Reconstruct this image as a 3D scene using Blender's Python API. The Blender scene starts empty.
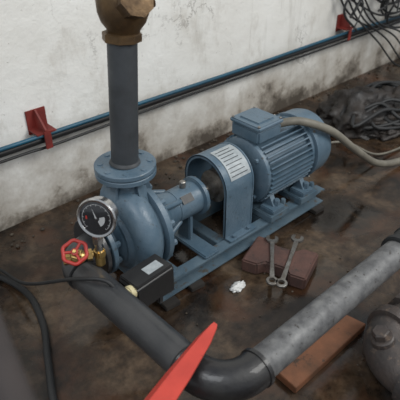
import bpy, bmesh, math, random
from mathutils import Vector, Matrix, Quaternion, noise
random.seed(4)
R=math.radians
sc=bpy.context.scene
V=Vector
# ---------------- materials ----------------
def mat(name,c1,c2=None,rough=.5,rough2=None,metal=0,scale=8,bump=0.1,bscale=60,spots=None,lo=.35,hi=.65,coat=0,bdist=.003):
    m=bpy.data.materials.new(name);m.use_nodes=True
    nt=m.node_tree;N=nt.nodes;L=nt.links
    b=N['Principled BSDF'];b.inputs['Metallic'].default_value=metal
    b.inputs['Coat Weight'].default_value=coat
    tc=N.new('ShaderNodeTexCoord')
    def noi(s,d=6,r=.6):
        n=N.new('ShaderNodeTexNoise');n.inputs['Scale'].default_value=s;n.inputs['Detail'].default_value=d;n.inputs['Roughness'].default_value=r
        L.new(tc.outputs['Object'],n.inputs['Vector']);return n
    def ramp(src,a,b_,ca,cb):
        r=N.new('ShaderNodeValToRGB');r.color_ramp.elements[0].position=a;r.color_ramp.elements[1].position=b_
        r.color_ramp.elements[0].color=(*ca,1);r.color_ramp.elements[1].color=(*cb,1);L.new(src,r.inputs[0]);return r
    c2=c2 or tuple(x*.7 for x in c1)
    n1=noi(scale);r1=ramp(n1.outputs['Fac'],lo,hi,c1,c2);col=r1.outputs[0]
    if spots:
        sc_,th,colr=spots
        n2=noi(sc_,4,.7);r2=ramp(n2.outputs['Fac'],th,th+.08,(0,0,0),(1,1,1))
        mx=N.new('ShaderNodeMix');mx.data_type='RGBA';L.new(r2.outputs[0],mx.inputs[0]);L.new(col,mx.inputs[6]);mx.inputs[7].default_value=(*colr,1);col=mx.outputs[2]
    L.new(col,b.inputs['Base Color'])
    rr=ramp(n1.outputs['Fac'],lo,hi,(rough,)*3,((rough2 if rough2 is not None else rough),)*3);L.new(rr.outputs[0],b.inputs['Roughness'])
    if bump:
        n3=noi(bscale,5,.6);bp=N.new('ShaderNodeBump');bp.inputs['Strength'].default_value=bump;bp.inputs['Distance'].default_value=bdist
        L.new(n3.outputs['Fac'],bp.inputs['Height']);L.new(bp.outputs[0],b.inputs['Normal'])
    return m
M={}
M['paint']=mat('blue_grey_paint',(.068,.114,.155),(.104,.153,.196),.30,.48,scale=14,bump=.4,bscale=90,spots=(55,.62,(.045,.055,.062)))
M['paint_d']=mat('blue_grey_paint_dirty',(.065,.107,.142),(.10,.145,.178),.4,.6,scale=10,bump=.35,bscale=70,spots=(18,.57,(.08,.07,.057)))
M['pipe']=mat('dark_steel_pipe',(.045,.050,.055),(.028,.031,.034),.45,.6,scale=10,bump=.2,bscale=120,spots=(30,.66,(.06,.045,.035)))
M['pipeb']=mat('dark_oily_pipe',(.026,.028,.031),(.046,.046,.047),.32,.5,scale=9,bump=.25,bscale=90,coat=.2)
M['elbow']=mat('black_oily_elbow',(.008,.008,.010),(.020,.019,.018),.3,.55,scale=14,bump=.6,bscale=50,coat=.25)
M['pipeg']=mat('weathered_galvanised_pipe',(.15,.15,.148),(.065,.065,.067),.42,.6,scale=26,bump=.3,bscale=160,spots=(70,.60,(.035,.03,.027)))
M['bronze']=mat('aged_bronze',(.14,.085,.038),(.06,.036,.018),.4,.6,metal=.6,scale=14,bump=.5,bscale=90)
M['brass']=mat('brass',(.62,.42,.16),(.4,.27,.1),.3,.4,metal=.9,scale=20,bump=.1)
M['chrome']=mat('chrome',(.6,.6,.6),(.45,.45,.45),.18,.3,metal=1,scale=10,bump=0)
M['steel']=mat('worn_steel',(.32,.31,.29),(.17,.15,.13),.35,.5,metal=.8,scale=30,bump=.3,bscale=150)
M['black']=mat('black_plastic',(.012,.012,.013),(.02,.02,.02),.4,.5,bump=.1)
M['rubber']=mat('black_rubber',(.012,.013,.014),(.022,.022,.022),.55,.65,bump=.1)
M['glass']=mat('gauge_dial_black',(.01,.011,.013),(.013,.013,.015),.08,.1,bump=0,coat=1)
M['white']=mat('dial_white',(.45,.46,.45),(.40,.40,.40),.4,bump=0)
M['cream']=mat('cream_plastic',(.62,.55,.33),(.55,.48,.28),.4,bump=0)
M['red']=mat('red_paint',(.45,.035,.025),(.33,.025,.02),.38,.5,scale=14,bump=.15)
M['redo']=mat('red_orange_paint',(.55,.06,.04),(.42,.04,.028),.38,.5,scale=10,bump=.1,spots=(35,.66,(.2,.03,.02)))
M['redd']=mat('dull_red_paint',(.24,.03,.022),(.13,.02,.016),.6,scale=10,bump=.2)
M['teal']=mat('blue_teal_hose',(.014,.095,.155),(.02,.065,.10),.4,.5,bump=.1,scale=5)
M['hose']=mat('grey_beige_conduit',(.19,.175,.14),(.12,.11,.088),.5,.6,scale=16,bump=.2)
M['label']=mat('label_sheet',(.38,.41,.42),(.28,.31,.32),.35,.5,scale=60,bump=0)
M['paver']=mat('red_concrete_paver',(.115,.055,.042),(.065,.036,.03),.75,.85,scale=14,bump=.6,bscale=160,spots=(35,.6,(.045,.032,.026)))
M['wood']=mat('orange_wood',(.20,.078,.035),(.10,.045,.022),.6,.7,scale=12,bump=.3,spots=(15,.58,(.045,.028,.018)))
M['rust']=mat('rusty_iron',(.07,.055,.048),(.035,.031,.03),.45,.7,scale=16,bump=.7,bscale=80,spots=(30,.58,(.13,.095,.072)))
M['bag']=mat('black_plastic_bag',(.012,.011,.011),(.03,.022,.017),.4,.6,scale=10,bump=.9,bscale=22,bdist=.014)
M['rail']=mat('dark_rusty_handrail',(.032,.024,.022),(.02,.016,.015),.7,.8,scale=9,bump=.3)
M['paper']=mat('white_paper',(.75,.75,.73),(.6,.6,.58),.8,bump=.2)
M['blackwood']=mat('tarred_wood',(.02,.017,.015),(.035,.03,.025),.7,bump=.3)
M['rubble']=mat('rubble',(.10,.08,.058),(.04,.032,.024),.85,scale=30,bump=.5)

def floor_mat():
    m=bpy.data.materials.new('wet_grimy_concrete');m.use_nodes=True;nt=m.node_tree;N=nt.nodes;L=nt.links;b=N['Principled BSDF']
    tc=N.new('ShaderNodeTexCoord')
    def noi(s,d=8,r=.65,dis=0):
        n=N.new('ShaderNodeTexNoise');n.inputs['Scale'].default_value=s;n.inputs['Detail'].default_value=d;n.inputs['Roughness'].default_value=r;n.inputs['Distortion'].default_value=dis
        L.new(tc.outputs['Object'],n.inputs['Vector']);return n
    def mr(src,a,b_,c,d):
        r=N.new('ShaderNodeMapRange');L.new(src,r.inputs[0])
        for i,v in enumerate((a,b_,c,d)): r.inputs[i+1].default_value=v
        return r.outputs[0]
    n1=noi(2.4,8,.62,.6)
    r=N.new('ShaderNodeValToRGB');e=r.color_ramp.elements
    e[0].position=.40;e[0].color=(.012,.009,.007,1);e[1].position=.70;e[1].color=(.14,.10,.065,1)
    x=e.new(.53);x.color=(.046,.030,.019,1);L.new(n1.outputs['Fac'],r.inputs[0])
    n2=noi(24,6,.7);r2=N.new('ShaderNodeValToRGB');r2.color_ramp.elements[0].position=.35;r2.color_ramp.elements[0].color=(.5,.5,.5,1);r2.color_ramp.elements[1].position=.7;r2.color_ramp.elements[1].color=(1.5,1.45,1.4,1);L.new(n2.outputs['Fac'],r2.inputs[0])
    mx=N.new('ShaderNodeMix');mx.data_type='RGBA';mx.blend_type='MULTIPLY';mx.inputs[0].default_value=1;L.new(r.outputs[0],mx.inputs[6]);L.new(r2.outputs[0],mx.inputs[7])
    n4=noi(3.6,6,.6,.3)
    m2=N.new('ShaderNodeMix');m2.data_type='RGBA';L.new(mr(n4.outputs['Fac'],.50,.66,0,.7),m2.inputs[0]);L.new(mx.outputs[2],m2.inputs[6]);m2.inputs[7].default_value=(.078,.033,.016,1)
    L.new(m2.outputs[2],b.inputs['Base Color'])
    n5=noi(3.1,5,.55,.8)
    L.new(mr(n5.outputs['Fac'],.46,.58,.07,.55),b.inputs['Roughness'])
    n3=noi(28,8,.7);bp=N.new('ShaderNodeBump');bp.inputs['Distance'].default_value=.006;L.new(mr(n5.outputs['Fac'],.46,.58,.10,.6),bp.inputs['Strength']);L.new(n3.outputs['Fac'],bp.inputs['Height']);L.new(bp.outputs[0],b.inputs['Normal'])
    return m
def wall_mat():
    m=bpy.data.materials.new('stained_whitewash');m.use_nodes=True;nt=m.node_tree;N=nt.nodes;L=nt.links;b=N['Principled BSDF']
    b.inputs['Roughness'].default_value=.75
    tc=N.new('ShaderNodeTexCoord')
    def noi(s,d=8,r=.6,mp=None):
        n=N.new('ShaderNodeTexNoise');n.inputs['Scale'].default_value=s;n.inputs['Detail'].default_value=d;n.inputs['Roughness'].default_value=r
        if mp:
            k=N.new('ShaderNodeMapping');k.inputs['Scale'].default_value=mp;L.new(tc.outputs['Object'],k.inputs[0]);L.new(k.outputs[0],n.inputs['Vector'])
        else: L.new(tc.outputs['Object'],n.inputs['Vector'])
        return n
    def mix(f,a,bb,bt='MIX'):
        x=N.new('ShaderNodeMix');x.data_type='RGBA';x.blend_type=bt
        if isinstance(f,float): x.inputs[0].default_value=f
        else: L.new(f,x.inputs[0])
        for i,c in ((6,a),(7,bb)):
            if isinstance(c,tuple): x.inputs[i].default_value=(*c,1)
            else: L.new(c,x.inputs[i])
        return x.outputs[2]
    def mr(src,a,b_,c,d):
        r=N.new('ShaderNodeMapRange');L.new(src,r.inputs[0])
        for i,v in enumerate((a,b_,c,d)): r.inputs[i+1].default_value=v
        return r.outputs[0]
    base=mix(mr(noi(1.6).outputs['Fac'],.35,.65,0,1),(.68,.66,.61),(.80,.79,.75))
    base=mix(mr(noi(4.5,10,.72,(1,1,.6)).outputs['Fac'],.53,.70,0,.6),base,(.42,.38,.32))
    base=mix(mr(noi(10,8,.7,(1,1,.10)).outputs['Fac'],.56,.70,0,.35),base,(.30,.27,.22))
    base=mix(mr(noi(34,5,.75).outputs['Fac'],.64,.70,0,.6),base,(.20,.17,.135))
    nd=noi(3,6,.7)
    vm=N.new('ShaderNodeVectorMath');vm.operation='MULTIPLY_ADD';L.new(nd.outputs['Color'],vm.inputs[0]);vm.inputs[1].default_value=(.5,.5,.5);L.new(tc.outputs['Object'],vm.inputs[2])
    vo=N.new('ShaderNodeTexVoronoi');vo.feature='DISTANCE_TO_EDGE';vo.inputs['Scale'].default_value=1.5;L.new(vm.outputs[0],vo.inputs['Vector'])
    ck=mr(vo.outputs['Distance'],.002,.010,1,0)
    mm=N.new('ShaderNodeMath');mm.operation='MULTIPLY';L.new(ck,mm.inputs[0]);L.new(mr(noi(2.3).outputs['Fac'],.5,.6,0,.6),mm.inputs[1])
    base=mix(mm.outputs[0],base,(.14,.12,.10))
    sx=N.new('ShaderNodeSeparateXYZ');L.new(tc.outputs['Object'],sx.inputs[0])
    ad=N.new('ShaderNodeMath');ad.operation='ADD';L.new(sx.outputs[2],ad.inputs[0]);L.new(mr(noi(3.5,10,.7).outputs['Fac'],.3,.7,-.2,.2),ad.inputs[1])
    base=mix(mr(ad.outputs[0],.05,.36,.72,0),base,(.27,.22,.16))
    base=mix(mr(ad.outputs[0],-.04,.11,.92,0),base,(.06,.046,.033))
    L.new(base,b.inputs['Base Color'])
    bp=N.new('ShaderNodeBump');bp.inputs['Strength'].default_value=.6;bp.inputs['Distance'].default_value=.014;L.new(noi(9,9,.65).outputs['Fac'],bp.inputs['Height']);L.new(bp.outputs[0],b.inputs['Normal'])
    return m
# ---------------- mesh helpers ----------------
def link(name,me,m,parent=None,smooth=True,ang=35):
    if smooth:
        me.shade_smooth()
        me.set_sharp_from_angle(angle=R(ang))
    me.materials.append(M[m] if isinstance(m,str) else m)
    o=bpy.data.objects.new(name,me);sc.collection.objects.link(o)
    if parent: o.parent=parent
    return o
def empty(name):
    o=bpy.data.objects.new(name,None);sc.collection.objects.link(o);return o
def lathe(name,o,axis,prof,m,parent=None,seg=40,cap=True,ang=35):
    o=V(o);q=V((0,0,1)).rotation_difference(V(axis).normalized())
    vs=[];fs=[]
    for (t,r) in prof:
        for i in range(seg):
            a=2*math.pi*i/seg;vs.append(o+q@V((r*math.cos(a),r*math.sin(a),t)))
    n=len(prof)
    for j in range(n-1):
        for i in range(seg):
            k=(i+1)%seg;fs.append((j*seg+i,j*seg+k,(j+1)*seg+k,(j+1)*seg+i))
    if cap: fs.append(tuple(range(seg))[::-1]);fs.append(tuple((n-1)*seg+i for i in range(seg)))
    me=bpy.data.meshes.new(name);me.from_pydata(vs,[],fs);me.update();return link(name,me,m,parent,ang=ang)
def cyl(name,p0,p1,r,m,parent=None,seg=32,bev=.0):
    p0,p1=V(p0),V(p1);l=(p1-p0).length;b=bev
    pr=[(0,r),(l,r)] if not b else [(0,r-b),(b,r),(l-b,r),(l,r-b)]
    return lathe(name,p0,p1-p0,pr,m,parent,seg)
def bolt(name,p,axis,r,h,m,parent=None):
    return lathe(name,p,axis,[(0,r),(h*.85,r),(h,r*.85)],m,parent,seg=6,ang=20)
def box(name,c,s,m,parent=None,rot=(0,0,0),bev=.004,seg=2):
    bm=bmesh.new();bmesh.ops.create_cube(bm,size=1)
    for v in bm.verts: v.co=V((v.co.x*s[0],v.co.y*s[1],v.co.z*s[2]))
    if bev: bmesh.ops.bevel(bm,geom=bm.edges[:],offset=bev,segments=seg,affect='EDGES')
    from mathutils import Euler
    mt=Matrix.Translation(V(c))@Euler([R(x) for x in rot]).to_matrix().to_4x4()
    bm.transform(mt);me=bpy.data.meshes.new(name);bm.to_mesh(me);bm.free();return link(name,me,m,parent)
def catmull(pts,n=10,closed=False):
    pts=[V(p) for p in pts];out=[]
    P=[pts[0]*2-pts[1]]+pts+[pts[-1]*2-pts[-2]]
    for i in range(1,len(P)-2):
        a,b,c,d=P[i-1],P[i],P[i+1],P[i+2]
        for k in range(n):
            t=k/n;out.append(.5*((2*b)+(c-a)*t+(2*a-5*b+4*c-d)*t*t+(3*b-a-3*c+d)*t**3))
    out.append(pts[-1]);return out
def sweep(name,pts,r,m,parent=None,seg=16,smoothn=0,cap=True):
    pts=catmull(pts,smoothn) if smoothn else [V(p) for p in pts]
    n=len(pts);T=[]
    for i in range(n):
        T.append((pts[min(i+1,n-1)]-pts[max(i-1,0)]).normalized())
    up=V((0,0,1)) if abs(T[0].z)<.9 else V((1,0,0))
    u=T[0].cross(up).normalized();vs=[];fs=[]
    for i in range(n):
        if i: u=(T[i-1].rotation_difference(T[i])@u)
        u=(u-T[i]*u.dot(T[i])).normalized();w=T[i].cross(u)
        rr=r(i/(n-1)) if callable(r) else r
        for k in range(seg):
            a=2*math.pi*k/seg;vs.append(pts[i]+(u*math.cos(a)+w*math.sin(a))*rr)
    for j in range(n-1):
        for i in range(seg):
            k=(i+1)%seg;fs.append((j*seg+i,j*seg+k,(j+1)*seg+k,(j+1)*seg+i))
    if cap: fs.append(tuple(range(seg))[::-1]);fs.append(tuple((n-1)*seg+i for i in range(seg)))
    me=bpy.data.meshes.new(name);me.from_pydata(vs,[],fs);me.update()
    bm=bmesh.new();bm.from_mesh(me);bmesh.ops.recalc_face_normals(bm,faces=bm.faces[:]);bm.to_mesh(me);bm.free()
    return link(name,me,m,parent,ang=50)
def arc(c,a0,a1,rad,ux,uy,n=14):
    return [V(c)+V(ux)*rad*math.cos(a0+(a1-a0)*i/n)+V(uy)*rad*math.sin(a0+(a1-a0)*i/n) for i in range(n+1)]
def extr(name,poly,o,ux,uy,h,m,parent=None,bev=0,holes=None):
    o,ux,uy=V(o),V(ux).normalized(),V(uy).normalized();w=ux.cross(uy)
    bm=bmesh.new();f=bm.faces.new([bm.verts.new(o+ux*x+uy*y) for x,y in poly])
    r=bmesh.ops.extrude_face_region(bm,geom=[f]);vv=[g for g in r['geom'] if isinstance(g,bmesh.types.BMVert)]
    bmesh.ops.translate(bm,verts=vv,vec=w*h);bmesh.ops.recalc_face_normals(bm,faces=bm.faces[:])
    if bev: bmesh.ops.bevel(bm,geom=[e for e in bm.edges if e.calc_face_angle(0)>.6],offset=bev,segments=2,affect='EDGES')
    me=bpy.data.meshes.new(name);bm.to_mesh(me);bm.free();return link(name,me,m,parent)
def flange(nm,p,axis,ro,th,m,par,nb=8,rb=.009,bc=.8,boltm=None,phase=.2):
    axis=V(axis).normalized();lathe(nm,p,axis,[(0,ro-.002),(.002,ro),(th-.002,ro),(th,ro-.002)],m,par,seg=48)
    q=V((0,0,1)).rotation_difference(axis)
    for i in range(nb):
        a=phase+2*math.pi*i/nb;d=q@V((math.cos(a),math.sin(a),0))*ro*bc
        bolt(nm+'_bolt_%d'%i,V(p)+d-axis*.012,axis,rb,th+.034,boltm or m,par)
# ---------------- room ----------------
bm=bmesh.new();bmesh.ops.create_grid(bm,x_segments=120,y_segments=60,size=1)
for v in bm.verts:
    v.co=V((v.co.x*4.5+3.0,v.co.y*2.45-.5,0));v.co.z=-abs(noise.noise(v.co*2.5))*.006
me=bpy.data.meshes.new('floor');bm.to_mesh(me);bm.free();link('floor',me,floor_mat())
wall=box('wall_back',(0,0,0),(9,.2,2.75),wall_mat(),bev=0)
for v in wall.data.vertices: v.co+=V((3,1.98,1.325))

YC=1.233;ZC=.26
# ---------------- base frame ----------------
fr=empty('pump_base_frame')
zb,zt=.018,.085
FX0,FX1=.815,1.755
def channel(nm,x0,x1,y,side):
    w=.045;t=.006;h=zt-zb
    poly=[(0,0),(w*side,0),(w*side,t),(t*side,t),(t*side,h-t),(w*side,h-t),(w*side,h),(0,h)]
    extr(nm,poly,(x0,y,zb),(0,1,0),(0,0,1),x1-x0,'paint_d',fr)
channel('rail_front',FX0,FX1,1.125,-1);channel('rail_back',FX0,FX1,1.345,1)
for i,x in enumerate((FX0,1.14,1.38,FX1-.045)):
    box('cross_member_%d'%i,(x+.022,1.235,zb+.033),(.045,.208,.062),'paint_d',fr,bev=.002)
box('end_plate_top',(.87,1.235,zt+.004),(.12,.31,.008),'paint_d',fr,bev=.002)
sh=empty('wooden_shims')
for i,(x,y) in enumerate([(.85,1.085),(.98,1.095),(1.70,1.09),(.85,1.38),(1.70,1.38)]):
    box('shim_%d'%i,(x,y,.008),(.06,.08,.018),'blackwood',sh,rot=(0,0,random.uniform(-10,10)),bev=.002)
# ---------------- pump ----------------
pu=empty('centrifugal_pump')
A=(1,0,0)
lathe('volute_casing',(.735,YC,ZC),A,[(0,.085),(.004,.105),(.022,.122),(.034,.130),(.05,.144),(.07,.151),(.09,.151),(.11,.144),(.125,.138),(.13,.136)],'paint',pu,seg=64)
def vr(t): return .032+.024*t
vp=[V((.80,YC+ (.114+.02*k/60)*math.cos(R(60)-k/60*2*math.pi*.97),ZC+(.114+.02*k/60)*math.sin(R(60)-k/60*2*math.pi*.97))) for k in range(61)]
sweep('volute_spiral',vp,vr,'paint',pu,seg=20)
lathe('casing_cover',(.862,YC,ZC),A,[(0,.154),(.003,.159),(.022,.159),(.026,.154),(.027,.118),(.05,.105)],'paint',pu,seg=64)
for i in range(12):
    a=2*math.pi*i/12+.13;bolt('cover_bolt_%d'%i,(.886,YC+.144*math.cos(a),ZC+.144*math.sin(a)),A,.011,.018,'paint',pu)
lathe('discharge_neck',(.823,YC,ZC+.10),(0,0,1),[(0,.085),(.05,.064),(.10,.053),(.135,.052),(.142,.062)],'paint',pu,seg=40)
for k in range(3):
    a=R(-150+60*k);extr('neck_rib_%d'%k,[(.045,0),(.09,0),(.06,.13),(.045,.13)],(.823,YC,ZC+.10),(math.cos(a),math.sin(a),0),(0,0,1),.007,'paint',pu)
flange('discharge_flange',(.823,YC,.480),(0,0,1),.098,.017,'paint',pu,nb=8,rb=.011)
flange('companion_flange',(.823,YC,.500),(0,0,1),.098,.016,'paint',pu,nb=0)
lathe('suction_nozzle',(.735,YC,ZC),(-1,0,0),[(0,.10),(.012,.07),(.03,.064),(.04,.07)],'paint',pu)
flange('suction_flange',(.683,YC,ZC),(1,0,0),.105,.018,'paint',pu,nb=8,phase=.39,rb=.011)
for sy in (-1,1):
    extr('casing_foot_%d'%(sy+1),[(-.045,0),(.045,0),(.03,.10),(-.03,.10)],(.83,YC+sy*.10-(.012),zt+.006),(1,0,0),(0,0,1),-.03,'paint',pu)
    box('foot_pad_%d'%(sy+1),(.84,YC+sy*.105,zt+.016),(.12,.07,.018),'paint',pu)
    bolt('foot_bolt_%d'%(sy+1),(.882,YC+sy*.118,zt+.02),(0,0,1),.012,.022,'paint',pu)
lathe('lantern_ring',(.905,YC,ZC),A,[(0,.115),(.012,.112),(.03,.085),(.055,.068),(.09,.060),(.10,.060)],'paint',pu)
for i in range(4):
    a=R(45+90*i);y=math.cos(a);z=math.sin(a)
    sweep('bracket_rib_%d'%i,[(.90,YC+y*.11,ZC+z*.11),(.96,YC+y*.08,ZC+z*.08),(1.01,YC+y*.06,ZC+z*.06)],.010,'paint',pu,seg=8)
lathe('bearing_housing',(1.00,YC,ZC),A,[(0,.05),(.004,.062),(.11,.062),(.114,.075),(.128,.075),(.132,.058),(.15,.05),(.152,.03)],'paint',pu)
for i in range(6):
    a=i*math.pi/3+.3;bolt('bearing_cap_bolt_%d'%i,(1.125,YC+.066*math.cos(a),ZC+.066*math.sin(a)),A,.007,.012,'steel',pu)
cyl('oil_filler_cap',(1.06,YC,ZC+.06),(1.06,YC,ZC+.088),.012,'steel',pu,bev=.003)
box('name_plate',(1.04,YC-.048,ZC+.045),(.05,.03,.002),'black',pu,rot=(45,0,0),bev=0)
box('bearing_support_foot',(1.07,YC,.145),(.02,.07,.12),'paint',pu)
box('bearing_foot_base',(1.07,YC,zt+.007),(.07,.30,.014),'paint',pu)
cyl('shaft',(1.14,YC,ZC),(1.335,YC,ZC),.016,'steel',pu)
lathe('coupling_hub',(1.18,YC,ZC),A,[(0,.04),(.03,.04),(.032,.065),(.055,.065),(.056,.05),(.062,.05),(.063,.065),(.085,.065),(.087,.04),(.12,.04)],'steel',pu)
# ---------------- coupling guard ----------------
g=empty('coupling_guard')
gx0,gx1=1.172,1.318;ry=.113;gz=.29
def guardpts(rad):
    p=[(YC-rad,zt+.01)]+[(YC-rad,zt+.01+(gz-zt-.01)*k/4) for k in range(1,4)]
    p+=[(YC-rad*math.cos(R(t)),gz+rad*math.sin(R(t))) for t in range(0,181,9)]
    p+=[(YC+rad,gz-(gz-zt-.01)*k/4) for k in range(1,5)];return p
def strip(nm,x0,x1,outer,inner,m,par):
    vs=[];fs=[];n=len(outer)
    for x in (x0,x1):
        for (y,z) in outer: vs.append((x,y,z))
        for (y,z) in inner: vs.append((x,y,z))
    for i in range(n-1):
        fs+=[(i,i+1,2*n+i+1,2*n+i),(n+i+1,n+i,3*n+i,3*n+i+1),(i+1,i,n+i,n+i+1),(2*n+i,2*n+i+1,3*n+i+1,3*n+i)]
    fs+=[(0,2*n,3*n,n),(n-1,2*n-1,4*n-1,3*n-1)]
    me=bpy.data.meshes.new(nm);me.from_pydata(vs,[],fs);me.update();return link(nm,me,m,par)
strip('guard_arch',gx0,gx1,guardpts(ry),guardpts(ry-.004),'paint',g)
for i,x in enumerate((gx0,gx1-.006)): strip('guard_rim_%d'%i,x,x+.006,guardpts(ry+.002),guardpts(ry-.012),'paint',g)
lab=lambda rad:[(YC-rad*math.cos(R(t)),gz+rad*math.sin(R(t))) for t in range(22,98,4)]
strip('guard_label',gx0+.03,gx1-.012,lab(ry+.0025),lab(ry+.0005),'label',g)
for j in range(8):
    t0=28+j*8
    ll=lambda rad:[(YC-rad*math.cos(R(t)),gz+rad*math.sin(R(t))) for t in (t0,t0+1.5)]
    strip('label_text_line_%d'%j,gx0+.038,gx1-.025-.008*(j%3),ll(ry+.0032),ll(ry+.002),'pipe',g)
for sy in (-1,1):
    box('guard_foot_%d'%(sy+1),((gx0+gx1)/2,YC+sy*(ry+.014),zt+.006),(gx1-gx0,.035,.006),'paint',g,bev=.001)
    for j in (0,1): bolt('guard_bolt_%d_%d'%(sy+1,j),(gx0+.03+.08*j,YC+sy*(ry+.018),zt+.008),(0,0,1),.008,.012,'paint',g)
# ---------------- motor ----------------
mo=empty('electric_motor')
ZM=ZC+.005
x0,x1=1.395,1.655
lathe('stator_core',(x0,YC,ZM),A,[(0,.118),(x1-x0,.118)],'paint',mo,seg=48)
lathe('end_shield_drive',(x0-.045,YC,ZM),A,[(0,.035),(.002,.055),(.012,.06),(.016,.095),(.022,.125),(.03,.136),(.045,.138),(.047,.12)],'paint',mo,seg=48)
lathe('end_shield_fan',(x1,YC,ZM),A,[(0,.12),(.002,.136),(.02,.136),(.022,.12),(.03,.12)],'paint',mo,seg=48)
nf=40
vs=[];fs=[]
for i in range(nf):
    a=2*math.pi*(i+.5)/nf
    if abs(math.degrees(a)-270)<22: continue
    if abs(math.degrees(a)-90)<18: continue
    y,z=math.cos(a),math.sin(a);ty,tz=-z,y;w=.0028;b=len(vs)
    for x in (x0,x1):
        for rr,ww in ((.112,w*1.5),(.146,w)):
            for s_ in (-1,1): vs.append((x,YC+y*rr+ty*ww*s_,ZM+z*rr+tz*ww*s_))
    fs+=[(b,b+1,b+3,b+2),(b+4,b+6,b+7,b+5),(b,b+2,b+6,b+4),(b+1,b+5,b+7,b+3),(b+2,b+3,b+7,b+6)]
me=bpy.data.meshes.new('cooling_fins');me.from_pydata(vs,[],fs);me.update();link('cooling_fins',me,'paint',mo,smooth=False)
lathe('fan_cover',(x1+.018,YC,ZM),A,[(0,.143),(.002,.149),(.02,.149),(.022,.146),(.09,.144),(.108,.138),(.12,.12),(.124,.095),(.124,.02)],'paint',mo,seg=56)
for i in range(4):
    a=R(45+90*i);bolt('cover_screw_%d'%i,(x1+.03,YC+.147*math.cos(a),ZM+.147*math.sin(a)),(0,math.cos(a),math.sin(a)),.006,.008,'steel',mo)
    bolt('shield_bolt_%d'%i,(x0-.026,YC+.115*math.cos(a),ZM+.115*math.sin(a)),(-1,0,0),.009,.012,'paint',mo)
TX=1.445;TZ=ZM+.165
box('terminal_box_neck',(TX,YC,ZM+.125),(.11,.11,.05),'paint',mo)
box('terminal_box_body',(TX,YC,TZ),(.135,.145,.056),'paint',mo,bev=.008,seg=3)
box('terminal_box_lid',(TX,YC,TZ+.036),(.145,.155,.018),'paint',mo,bev=.006,seg=3)
box('lid_raised_panel',(TX,YC,TZ+.046),(.09,.10,.008),'paint',mo,bev=.003,seg=2)
for sx in (-1,1):
    for sy in (-1,1): bolt('lid_screw_%d_%d'%(sx+1,sy+1),(TX+sx*.062,YC+sy*.067,TZ+.043),(0,0,1),.006,.006,'steel',mo)
cyl('cable_gland',(TX+.06,YC-.02,TZ),(TX+.095,YC-.03,TZ-.002),.02,'black',mo)
lathe('lifting_eye',(TX+.13,YC,ZM+.14),(0,1,0),[(-.005,.012),(-.005,.022),(.005,.022),(.005,.012)],'paint',mo,seg=20,cap=False)
for sx,xx in enumerate((1.43,1.62)):
    for sy in (-1,1):
        extr('motor_foot_web_%d_%d'%(sx,sy+1),[(sy*.05,.10),(sy*.11,.06),(sy*.145,0),(sy*.05,0)],(xx-.012,YC,zt+.045),(0,1,0),(0,0,1),.024,'paint',mo)
        box('motor_foot_%d_%d'%(sx,sy+1),(xx,YC+sy*.125,zt+.042),(.075,.07,.022),'paint',mo)
        bolt('foot_bolt_%d_%d'%(sx,sy+1),(xx+.01,YC+sy*.138,zt+.05),(0,0,1),.013,.03,'paint',mo)
        bolt('adjust_bolt_%d_%d'%(sx,sy+1),(xx+.055,YC+sy*.135,zt+.03),(0,0,1),.011,.03,'paint_d',mo)
    box('motor_mount_bar_%d'%sx,(xx+.01,YC,zt+.016),(.12,.325,.032),'paint_d',mo)
# ---------------- discharge ----------------
dl=V((.07,0,1)).normalized()
d0=V((.823,YC,.517));d1=d0+dl*.385
dp=empty('discharge_pipe')
cyl('pipe_barrel',d0,d1-dl*.008,.043,'pipe',dp,seg=40)
lathe('weld_bead',d0,dl,[(0,.05),(.006,.048),(.01,.043)],'pipe',dp)
bv=empty('bronze_check_valve')
dv=d1+V((.006,0,0))
lathe('valve_lower_collar',d1-dl*.006,dl,[(0,.052),(.002,.056),(.022,.056),(.025,.05)],'bronze',bv,seg=8,ang=20)
lathe('valve_body',dv+dl*.015,dl,[(0,.044),(.012,.048),(.03,.062),(.055,.071),(.085,.074),(.115,.069),(.14,.058),(.155,.05),(.162,.052)],'bronze',bv,seg=48)
lathe('valve_upper_collar',d1+dl*.175,dl,[(0,.052),(.002,.057),(.025,.057),(.028,.05)],'bronze',bv,seg=8,ang=20)
qb=d1+dl*.08
lathe('valve_bonnet',qb,(-.1,-.9,.45),[(.05,.045),(.08,.043),(.082,.05),(.10,.05),(.103,.03)],'bronze',bv,seg=8,ang=20)
lathe('valve_side_boss',qb,(.9,-.3,.25),[(.06,.03),(.09,.028),(.092,.02)],'bronze',bv,seg=24)
up=empty('riser_pipe')
cyl('riser_barrel',d1+dl*.203,d1+dl*.9,.043,'pipe',up)
# ---------------- suction pipe ----------------
sp=empty('suction_pipe')
PX=.58;PY=.545;rb=.105
flange('suction_companion_flange',(.660,YC,ZC),(1,0,0),.10,.017,'pipeb',sp,nb=0)
el1=arc((PX+.09,YC-.095,ZC),R(90),R(180),.095,(1,0,0),(0,1,0),16)
sweep('suction_elbow',[(.672,YC,ZC)]+el1,.053,'pipeb',sp,seg=32)
sweep('suction_straight',[(PX-.004,YC-.10,ZC),(PX,PY+rb+.012,ZC)],.048,'pipeb',sp,seg=32)
el2=arc((PX+rb,PY+rb,ZC),R(180),R(270),rb,(1,0,0),(0,1,0),18)
sweep('lower_elbow',[(PX,PY+rb+.03,ZC)]+el2+[(PX+rb+.02,PY,ZC)],.051,'elbow',sp,seg=32)
lathe('elbow_weld_1',(PX,PY+rb+.022,ZC),(0,1,0),[(0,.051),(.006,.054),(.012,.050)],'elbow',sp,cap=False)
lathe('elbow_end_bead',(PX+rb+.010,PY,ZC),(1,0,0),[(0,.050),(.001,.054),(.012,.054),(.013,.046)],'elbow',sp,cap=False)
lp=empty('inlet_pipe')
cyl('pipe_barrel',(PX+rb+.021,PY,ZC),(1.363,PY,ZC),.044,'pipeg',lp,seg=40)
cp=empty('pipe_coupling')
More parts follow.
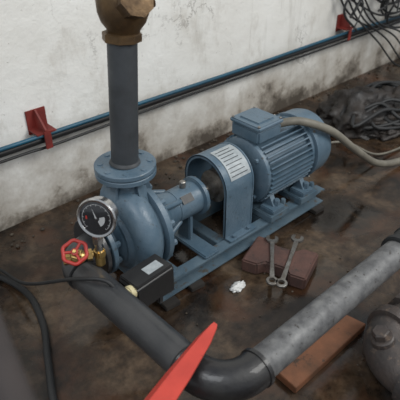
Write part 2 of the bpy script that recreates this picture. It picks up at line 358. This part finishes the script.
lathe('coupling_sleeve',(1.365,PY,ZC),A,[(0,.048),(.003,.056),(.02,.056),(.023,.051),(.075,.051),(.078,.056),(.10,.056),(.103,.048)],'rubber',cp)
cyl('flexible_hose',(1.46,PY,ZC),(2.3,PY+.02,ZC-.02),.046,'rubber',cp)
for i in range(2): bolt('clamp_bolt_%d'%i,(1.376+.078*i,PY-.062,ZC+.02),(0,0,1),.008,.022,'steel',cp)
ps=empty('pipe_support_block')
box('support_timber',(1.95,PY,.10),(.12,.16,.20),'blackwood',ps)
# ---------------- gauge + valve ----------------
gp=V((.618,1.103,.292))
gg=empty('pressure_gauge')
cyl('siphon_stub',gp+V((0,0,.01)),gp+V((0,0,.04)),.015,'brass',gg)
box('tee_block',gp+V((0,0,.05)),(.03,.03,.03),'brass',gg,bev=.005)
cyl('chrome_needle_body',gp+V((0,0,.06)),gp+V((0,0,.11)),.012,'chrome',gg)
bolt('hex_nut',gp+V((0,0,.09)),(0,0,1),.017,.034,'chrome',gg)
gc=gp+V((.012,-.007,.184));gn=V((-.82,-.53,.20)).normalized();K=.97
lathe('gauge_case',gc-gn*.022,gn,[(t,r*K) for t,r in [(0,.032),(.004,.052),(.008,.055),(.034,.055),(.036,.0615),(.044,.0615),(.048,.058),(.046,.052),(.043,.051)]],'chrome',gg,seg=56)
lathe('gauge_dial',gc-gn*.022,gn,[(.038,.03),(.0435,.0515*K),(.0445,.0515*K),(.0446,.001)],'glass',gg,seg=48)
dr=V((0,0,1)).cross(gn).normalized();du=gn.cross(dr)
do=gc+gn*.0232
def ring(nm,ra,rb_,a0,a1,m,off=0):
    n=24;vs=[];fs=[]
    for i in range(n+1):
        a=R(a0+(a1-a0)*i/n)
        for rr in (ra,rb_): vs.append(do+gn*off+(dr*math.cos(a)+du*math.sin(a))*rr*K)
    for i in range(n): fs.append((2*i,2*i+1,2*i+3,2*i+2))
    me=bpy.data.meshes.new(nm);me.from_pydata(vs,[],fs);me.update();link(nm,me,m,gg)
ring('dial_scale_arc',.043,.0442,-45,225,'white')
for i in range(13):
    a=-45+i*22.5;ring('dial_tick_%d'%i,.039,.043,a-1.1,a+1.1,'white')
ring('dial_label_panel',.010,.027,-60,20,'white')
ring('dial_red_mark',.028,.033,170,190,'red',.0003)
nv=[do+gn*.001+dr*-.003,do+gn*.001+dr*.003,do+gn*.001+du*.031-dr*.013]
me=bpy.data.meshes.new('needle');me.from_pydata(nv,[],[(0,1,2)]);link('needle',me,'white',gg,smooth=False)
wv=empty('brass_gate_valve')
vo=gp+V((0,0,.05));vd=V((-.90,.43,0)).normalized()
cyl('valve_tail',vo+vd*.018,vo+vd*.105,.011,'brass',wv)
bolt('valve_nut_1',vo+vd*.022,vd,.018,.016,'brass',wv);bolt('valve_nut_2',vo+vd*.086,vd,.018,.02,'brass',wv)
lathe('valve_body',vo+vd*.040,vd,[(0,.012),(.01,.02),(.022,.022),(.034,.02),(.044,.012)],'brass',wv)
wa=V((-.35,-.45,.82)).normalized();wc=vo+vd*.064
cyl('bonnet',wc,wc+wa*.032,.014,'brass',wv);bolt('bonnet_nut',wc+wa*.022,wa,.017,.012,'brass',wv)
cyl('stem',wc+wa*.03,wc+wa*.058,.005,'brass',wv)
q=V((0,0,1)).rotation_difference(wa)
wcc=wc+wa*.052;rim=[]
for i in range(49):
    a=2*math.pi*i/48;rr=.034+.0018*math.cos(6*a);rim.append(wcc+q@V((rr*math.cos(a),rr*math.sin(a),0)))
sweep('red_handwheel_rim',rim,.0055,'red',wv,seg=10,cap=False)
for i in range(3):
    a=i*math.pi*2/3+.4;e=q@V((math.cos(a),math.sin(a),0))*.033
    sweep('handwheel_spoke_%d'%i,[wcc,wcc+e],.0045,'red',wv,seg=8)
lathe('handwheel_hub',wcc-wa*.005,wa,[(0,.01),(.01,.01),(.011,.008)],'red',wv);bolt('handwheel_nut',wcc+wa*.005,wa,.006,.006,'brass',wv)
# ---------------- pressure switch box ----------------
bx=empty('pressure_switch_box')
bc=V((.709,1.000,.234))
box('switch_housing',bc,(.154,.088,.092),'black',bx,rot=(0,0,4),bev=.007,seg=3)
box('switch_lid',bc+V((0,0,.049)),(.144,.080,.010),'black',bx,rot=(0,0,4),bev=.003)
box('switch_label',bc+V((.02,-.004,.0545)),(.060,.034,.001),'label',bx,rot=(0,0,4),bev=0)
gl=bc+V((-.073,-.024,.028))
lathe('cable_gland',gl,(-1,-.1,.25),[(0,.022),(.018,.022),(.019,.018),(.038,.017),(.046,.009)],'cream',bx,seg=12)
box('mount_stem',(.775,1.035,.16),(.02,.03,.14),'black',bx)
box('mount_foot',(.80,1.08,.099),(.09,.09,.006),'black',bx,bev=.001)
cb=empty('switch_cable')
sweep('cable',[gl+V((-.044,-.004,.011)),(.572,1.01,.322),(.52,1.10,.30),(.48,1.38,.12),(.48,1.62,.03),(.42,1.82,.012)],.006,'rubber',cb,seg=10,smoothn=12)
h2=empty('black_hose')
sweep('hose',[(.30,1.80,.014),(.44,1.66,.014),(.50,1.46,.014),(.47,1.28,.014),(.40,1.12,.014),(.33,.95,.014),(.28,.7,.014)],.012,'rubber',h2,seg=12,smoothn=12)
# ---------------- motor hose ----------------
mh=empty('flexible_conduit')
sweep('conduit',[(TX+.097,YC-.03,TZ-.002),(1.62,1.15,.43),(1.76,1.09,.36),(1.93,1.055,.22),(2.14,1.04,.08),(2.40,1.02,.022),(2.9,.95,.022)],.017,'hose',mh,seg=14,smoothn=14)
mh2=empty('motor_earth_cable')
sweep('cable',[(1.82,1.40,.02),(1.95,1.30,.13),(2.1,1.22,.14),(2.3,1.14,.03),(2.6,1.10,.008),(2.9,1.05,.008)],.006,'hose',mh2,seg=10,smoothn=14)
# ---------------- wall services ----------------
wy=1.835
wp=empty('wall_pipe');sweep('pipe',[(-1.0,wy,.375),(1,wy,.365),(2.5,wy,.355),(5.5,wy,.33)],.017,'black',wp,seg=14,smoothn=8)
wt=empty('teal_water_hose')
sweep('hose',[(-1.0,wy-.012,.405),(.2,wy-.015,.395),(.86,wy-.022,.391),(1.3,wy-.015,.383),(2.0,wy-.018,.378),(2.94,wy-.02,.380),(3.6,wy-.01,.362),(5.5,wy,.36)],.0085,'teal',wt,seg=12,smoothn=10)
wt2=empty('wall_cable')
sweep('cable',[(-1.0,wy,.335),(.6,wy-.012,.338),(.9,wy-.01,.33),(1.6,wy,.33),(2.6,wy-.01,.325),(5.5,wy,.30)],.006,'black',wt2,seg=8,smoothn=10)
def bracket(x):
    b=empty('red_wall_bracket')
    box('back_plate',(x-.01,1.876,.43),(.085,.006,.10),'redd',b,bev=.001)
    extr('gusset',[(0,0),(.075,0),(.075,.012),(.012,.075),(0,.075)],(x-.01,1.873,.405),(0,-1,0),(0,0,1),.008,'redd',b)
    box('shelf_plate',(x-.01,1.838,.403),(.085,.075,.006),'redd',b,bev=.001)
    box('clamp_strap',(x-.01,1.80,.372),(.03,.005,.075),'redd',b,bev=.001)
bracket(.86);bracket(2.95)
# tangled cables
tg=empty('tangled_cables')
for k in range(11):
    cx=random.uniform(2.9,3.7);pts=[(cx,1.845-.003*k,1.2)]
    x=cx
    for j in range(5):
        x+=random.uniform(-.16,.2);pts.append((min(max(x,2.80),4.2),1.79-random.uniform(0,.06),1.0-j*.14+random.uniform(-.06,.05)))
    sweep('cable_%d'%k,pts,random.choice([.005,.007,.009]),'rubber',tg,seg=8,smoothn=8)
for k in range(4):
    cx=random.uniform(3.25,3.6);cz=random.uniform(.42,.6);rr=random.uniform(.07,.13)
    sweep('coil_%d'%k,[(cx+rr*1.3*math.cos(a*.5)+.01*a,1.77+.02*math.sin(a),cz+rr*(.8+.03*a)*math.sin(a*.5)) for a in range(0,14)],.007,'rubber',tg,seg=8,smoothn=5)
for k in range(6):
    z0=.42+.07*k
    sweep('sagging_cable_%d'%k,[(2.76+.04*k,1.86,1.0),(2.80+.03*k,1.84,.66+.02*k),(2.98+.05*k,1.79,z0+.03),(3.4,1.78,z0-.07),(4.2,1.79,z0)],random.choice([.006,.009]),'rubber',tg,seg=8,smoothn=10)
for k in range(4):
    sweep('dangling_wire_%d'%k,[(2.84+.05*k,1.80,.62),(2.95+.08*k,1.77,.47-.02*k),(3.2+.1*k,1.74,.28),(3.4+.1*k,1.70,.10),(3.6+.1*k,1.66,.02)],.006,'rubber',tg,seg=8,smoothn=10)
# ---------------- clutter ----------------
def lump(nm,c,s,m,amp=.35,f=3,sub=5,flat=True,seed=0,par=None,H=.9,ridge=0,rf=2.3):
    bm=bmesh.new();bmesh.ops.create_icosphere(bm,subdivisions=sub,radius=1)
    for v in bm.verts:
        n=v.co.normalized();d=1+amp*noise.fractal(n*f+V((seed,seed*2,0)),H,2.1,5)
        if ridge: d+=-ridge*abs(noise.noise(n*f*rf+V((seed,0,9))))+ridge*.3
        p=n*d;p=V((p.x*s[0],p.y*s[1],p.z*s[2]))
        if flat and p.z<-.25*s[2]: p.z=-.25*s[2]
        v.co=p+V(c)+V((0,0,.25*s[2] if flat else 0))
    me=bpy.data.meshes.new(nm);bm.to_mesh(me);bm.free();return link(nm,me,m,par,ang=170)
# one heap: crumpled black bag with old hose thrown over it
rbg=empty('black_rubbish_bag')
lump('bag_main',(2.60,1.46,0),(.24,.19,.15),'bag',.22,2.2,5,seed=3,ridge=.35,rf=1.4,par=rbg,H=1.2)
lump('bag_side',(2.90,1.34,0),(.26,.19,.12),'bag',.25,2.2,5,seed=7,ridge=.35,rf=1.4,par=rbg,H=1.2)
lump('bag_fold',(2.68,1.30,0),(.20,.12,.08),'bag',.25,2.2,5,seed=11,ridge=.35,rf=1.4,par=rbg,H=1.2)
pts=[]
cx,cy=2.74,1.39
for k in range(64):
    a=k*.62+random.uniform(-.15,.15);rr=random.uniform(.10,.26)
    pts.append((cx+rr*1.5*math.cos(a)+.06*math.sin(k*.13),cy+rr*.85*math.sin(a),max(.03,.175-.35*rr+.03*math.sin(k*.9)+.012*random.random())))
sweep('old_hose_tangle',pts,.010,'rubber',rbg,seg=10,smoothn=5)
lump('crumpled_paper',(1.085,.965,0),(.030,.018,.012),'paper',.4,2.4,4,seed=5,ridge=.5)
# near handrail at the lower left (runs to the wall)
hr=empty('handrail_pipe')
hd=V((.2,.98,0)).normalized();h0=V((.096,.398,.915))
cyl('rail_tube',h0-hd*.7,h0+hd*1.52,.017,'rail',hr,seg=28)
cyl('rail_post',h0-hd*.65+V((0,0,-.915)),h0-hd*.65,.017,'rail',hr)
lathe('wall_rosette',h0+hd*1.515,hd,[(-.02,.03),(-.015,.05),(0,.05)],'rail',hr)
# paver
L_,W=.125,.085
prof=[(-L_,-W),(-L_*.5,-W),(-L_*.32,-W*.68),(L_*.32,-W*.68),(L_*.5,-W),(L_,-W),(L_,W),(L_*.5,W),(L_*.32,W*.68),(-L_*.32,W*.68),(-L_*.5,W),(-L_,W)]
dirp=V((.35,-.94,0)).normalized()
extr('paving_brick',prof,(1.285,.935,0.0),dirp,V((-dirp.y,dirp.x,0)),.055,'paver',bev=.006)
# wrenches
def wrench(p0,p1,z):
    w=empty('combination_wrench')
    p0=V((*p0,z));p1=V((*p1,z));d=(p1-p0);l=d.length;d.normalize();s=V((-d.y,d.x,0))
    r=.024
    poly=[]
    for t in range(50,311,20): poly.append((r*math.cos(R(t)),r*1.02*math.sin(R(t))))
    poly+=[(r*.75,-r*.45),(-r*.15,-r*.45),(-r*.35,0),(-r*.15,r*.45),(r*.75,r*.45)]
    extr('open_jaw',poly,p0+V((0,0,-.004)),-d,-s,.009,'steel',w)
    extr('shank',[(.014,-.009),(l*.5,-.0065),(l-.014,-.009),(l-.014,.009),(l*.5,.0065),(.014,.009)],p0+V((0,0,-.003)),d,s,.006,'steel',w,bev=.0015)
    lathe('ring_end',p1-V((0,0,.005)),(0,0,1),[(0,.012),(0,.020),(.002,.022),(.009,.022),(.011,.020),(.011,.012),(0,.012)],'steel',w,seg=24,cap=False)
    return w
wrench((1.335,1.02),(1.15,.862),.0605)
wrench((1.41,.955),(1.165,.832),.0605)
# plank & rusty fittings
pl=empty('wooden_plank')
extr('board',[(0,0),(.37,0),(.355,.085),(.005,.09)],(.88,.535,.0),(1,0,0),(0,1,0),.028,'wood',pl,bev=.002)
rf=empty('rusty_pipe_elbow')
ea=arc((1.23,.325,.08),R(90),R(185),.12,(1,0,0),(0,1,0),14)
sweep('elbow_bend',ea,.064,'rust',rf,seg=28)
lathe('elbow_collar_1',ea[0],(1,0,0),[(-.01,.062),(-.008,.078),(.03,.078),(.032,.062)],'rust',rf,seg=32)
lathe('elbow_collar_2',ea[-1],(0,-1,0),[(-.01,.062),(-.008,.078),(.03,.078),(.032,.062)],'rust',rf,seg=32)
cyl('pipe_stub_1',ea[0],ea[0]+V((.6,0,0)),.05,'rust',rf)
cyl('pipe_stub_2',ea[-1],ea[-1]+V((0,-.4,0)),.05,'rust',rf)
lathe('union_nut',ea[0]+V((.09,0,0)),(1,0,0),[(0,.055),(.002,.07),(.05,.07),(.052,.055)],'rust',rf,seg=8,ang=20)
lathe('union_ring',ea[0]+V((.15,0,0)),(1,0,0),[(0,.055),(.003,.064),(.02,.064),(.023,.055)],'rust',rf,seg=32)
cyl('branch_boss',ea[7],ea[7]+V((-.02,.02,.075)),.035,'rust',rf,bev=.004)
bolt('branch_plug',ea[7]+V((-.02,.02,.07)),(-.2,.2,.9),.026,.03,'rust',rf)
# scrap near wall
an=empty('steel_angle_bar')
extr('angle',[(0,0),(.06,0),(.06,.006),(.006,.006),(.006,.06),(0,.06)],(3.25,1.10,.0),(.3,1,0),(0,0,1),.9,'rust',an)
an2=empty('scrap_plate')
box('plate',(3.55,1.50,.065),(.4,.03,.12),'rust',an2,rot=(15,0,8),bev=.002)
# rubble
vsA=bmesh.new()
for i in range(300):
    if i<180: x=random.uniform(.2,4);y=1.86-abs(random.gauss(0,.09))
    else: x=random.uniform(.4,3);y=random.uniform(.3,1.8)
    if .5<x<1.85 and 1.02<y<1.44: continue
    s=random.uniform(.003,.010) if i<180 else random.uniform(.002,.005)
    r=bmesh.ops.create_icosphere(vsA,subdivisions=1,radius=s)
    for v in r['verts']: v.co=V((v.co.x*random.uniform(.8,1.3)+x,v.co.y*random.uniform(.8,1.3)+y,v.co.z*.7+s*.4))
me=bpy.data.meshes.new('floor_rubble');vsA.to_mesh(me);vsA.free();link('floor_rubble',me,'rubble',smooth=False)
# ---------------- red steel arm: folded flat strip ----------------
ra=empty('red_steel_stand')
tip=V((.672,.668,.345));base=V((.205,.530,.330))
ax=(base-tip);ad=ax.normalized();sd=V((.30,-.95,0));sd=(sd-ad*sd.dot(ad)).normalized();un=ad.cross(sd);un=un if un.z>0 else -un
bm=bmesh.new();rows=[]
for t,w,h in [(0,.007,.004),(.02,.011,.006),(.12,.021,.010),(.35,.031,.014),(1.0,.044,.020)]:
    c=tip+ax*t;th=.005
    top=[c-sd*w-un*h,c-sd*w*.45+un*.003,c+sd*w]
    rows.append([bm.verts.new(p) for p in top]+[bm.verts.new(p-un*th) for p in top[::-1]])
for a,b in zip(rows,rows[1:]):
    for i in range(6): bm.faces.new((a[i],a[(i+1)%6],b[(i+1)%6],b[i]))
bm.faces.new(rows[0][::-1]);bm.faces.new(rows[-1])
bmesh.ops.recalc_face_normals(bm,faces=bm.faces[:])
me=bpy.data.meshes.new('tapered_folded_strip');bm.to_mesh(me);bm.free();link('tapered_folded_strip',me,'redo',ra,ang=15)
box('stand_leg',(.21,.530,.16),(.04,.04,.32),'redo',ra);box('stand_foot',(.21,.530,.008),(.12,.12,.016),'redo',ra)

# ---------------- lights / world / camera ----------------
w=bpy.data.worlds.new('world');sc.world=w;w.use_nodes=True
w.node_tree.nodes['Background'].inputs[0].default_value=(.87,.93,1,1);w.node_tree.nodes['Background'].inputs[1].default_value=.52
def area(nm,loc,tgt,size,power,col):
    l=bpy.data.lights.new(nm,'AREA');l.shape='RECTANGLE';l.size=size[0];l.size_y=size[1];l.energy=power;l.color=col
    o=bpy.data.objects.new(nm,l);sc.collection.objects.link(o);o.location=loc
    o.rotation_euler=(V(tgt)-V(loc)).to_track_quat('-Z','Y').to_euler();return o
area('daylight_window',(2.6,-1.2,2.9),(1.8,1.5,.3),(2.0,1.4),98,(1,.99,.96))
area('daylight_opening',(-.6,.2,2.4),(1.0,1.2,.3),(1.2,1.2),26,(.94,.97,1))
cam=bpy.data.cameras.new('camera');co=bpy.data.objects.new('camera',cam);sc.collection.objects.link(co)
co.location=(0,0,1.35);co.rotation_euler=(R(90-33.7),0,R(47.1-90));cam.sensor_width=36;cam.lens=533/400*36;cam.clip_start=.01
cam.dof.use_dof=True;cam.dof.focus_distance=1.85;cam.dof.aperture_fstop=4.5
sc.camera=co
sc.view_settings.view_transform='Standard'
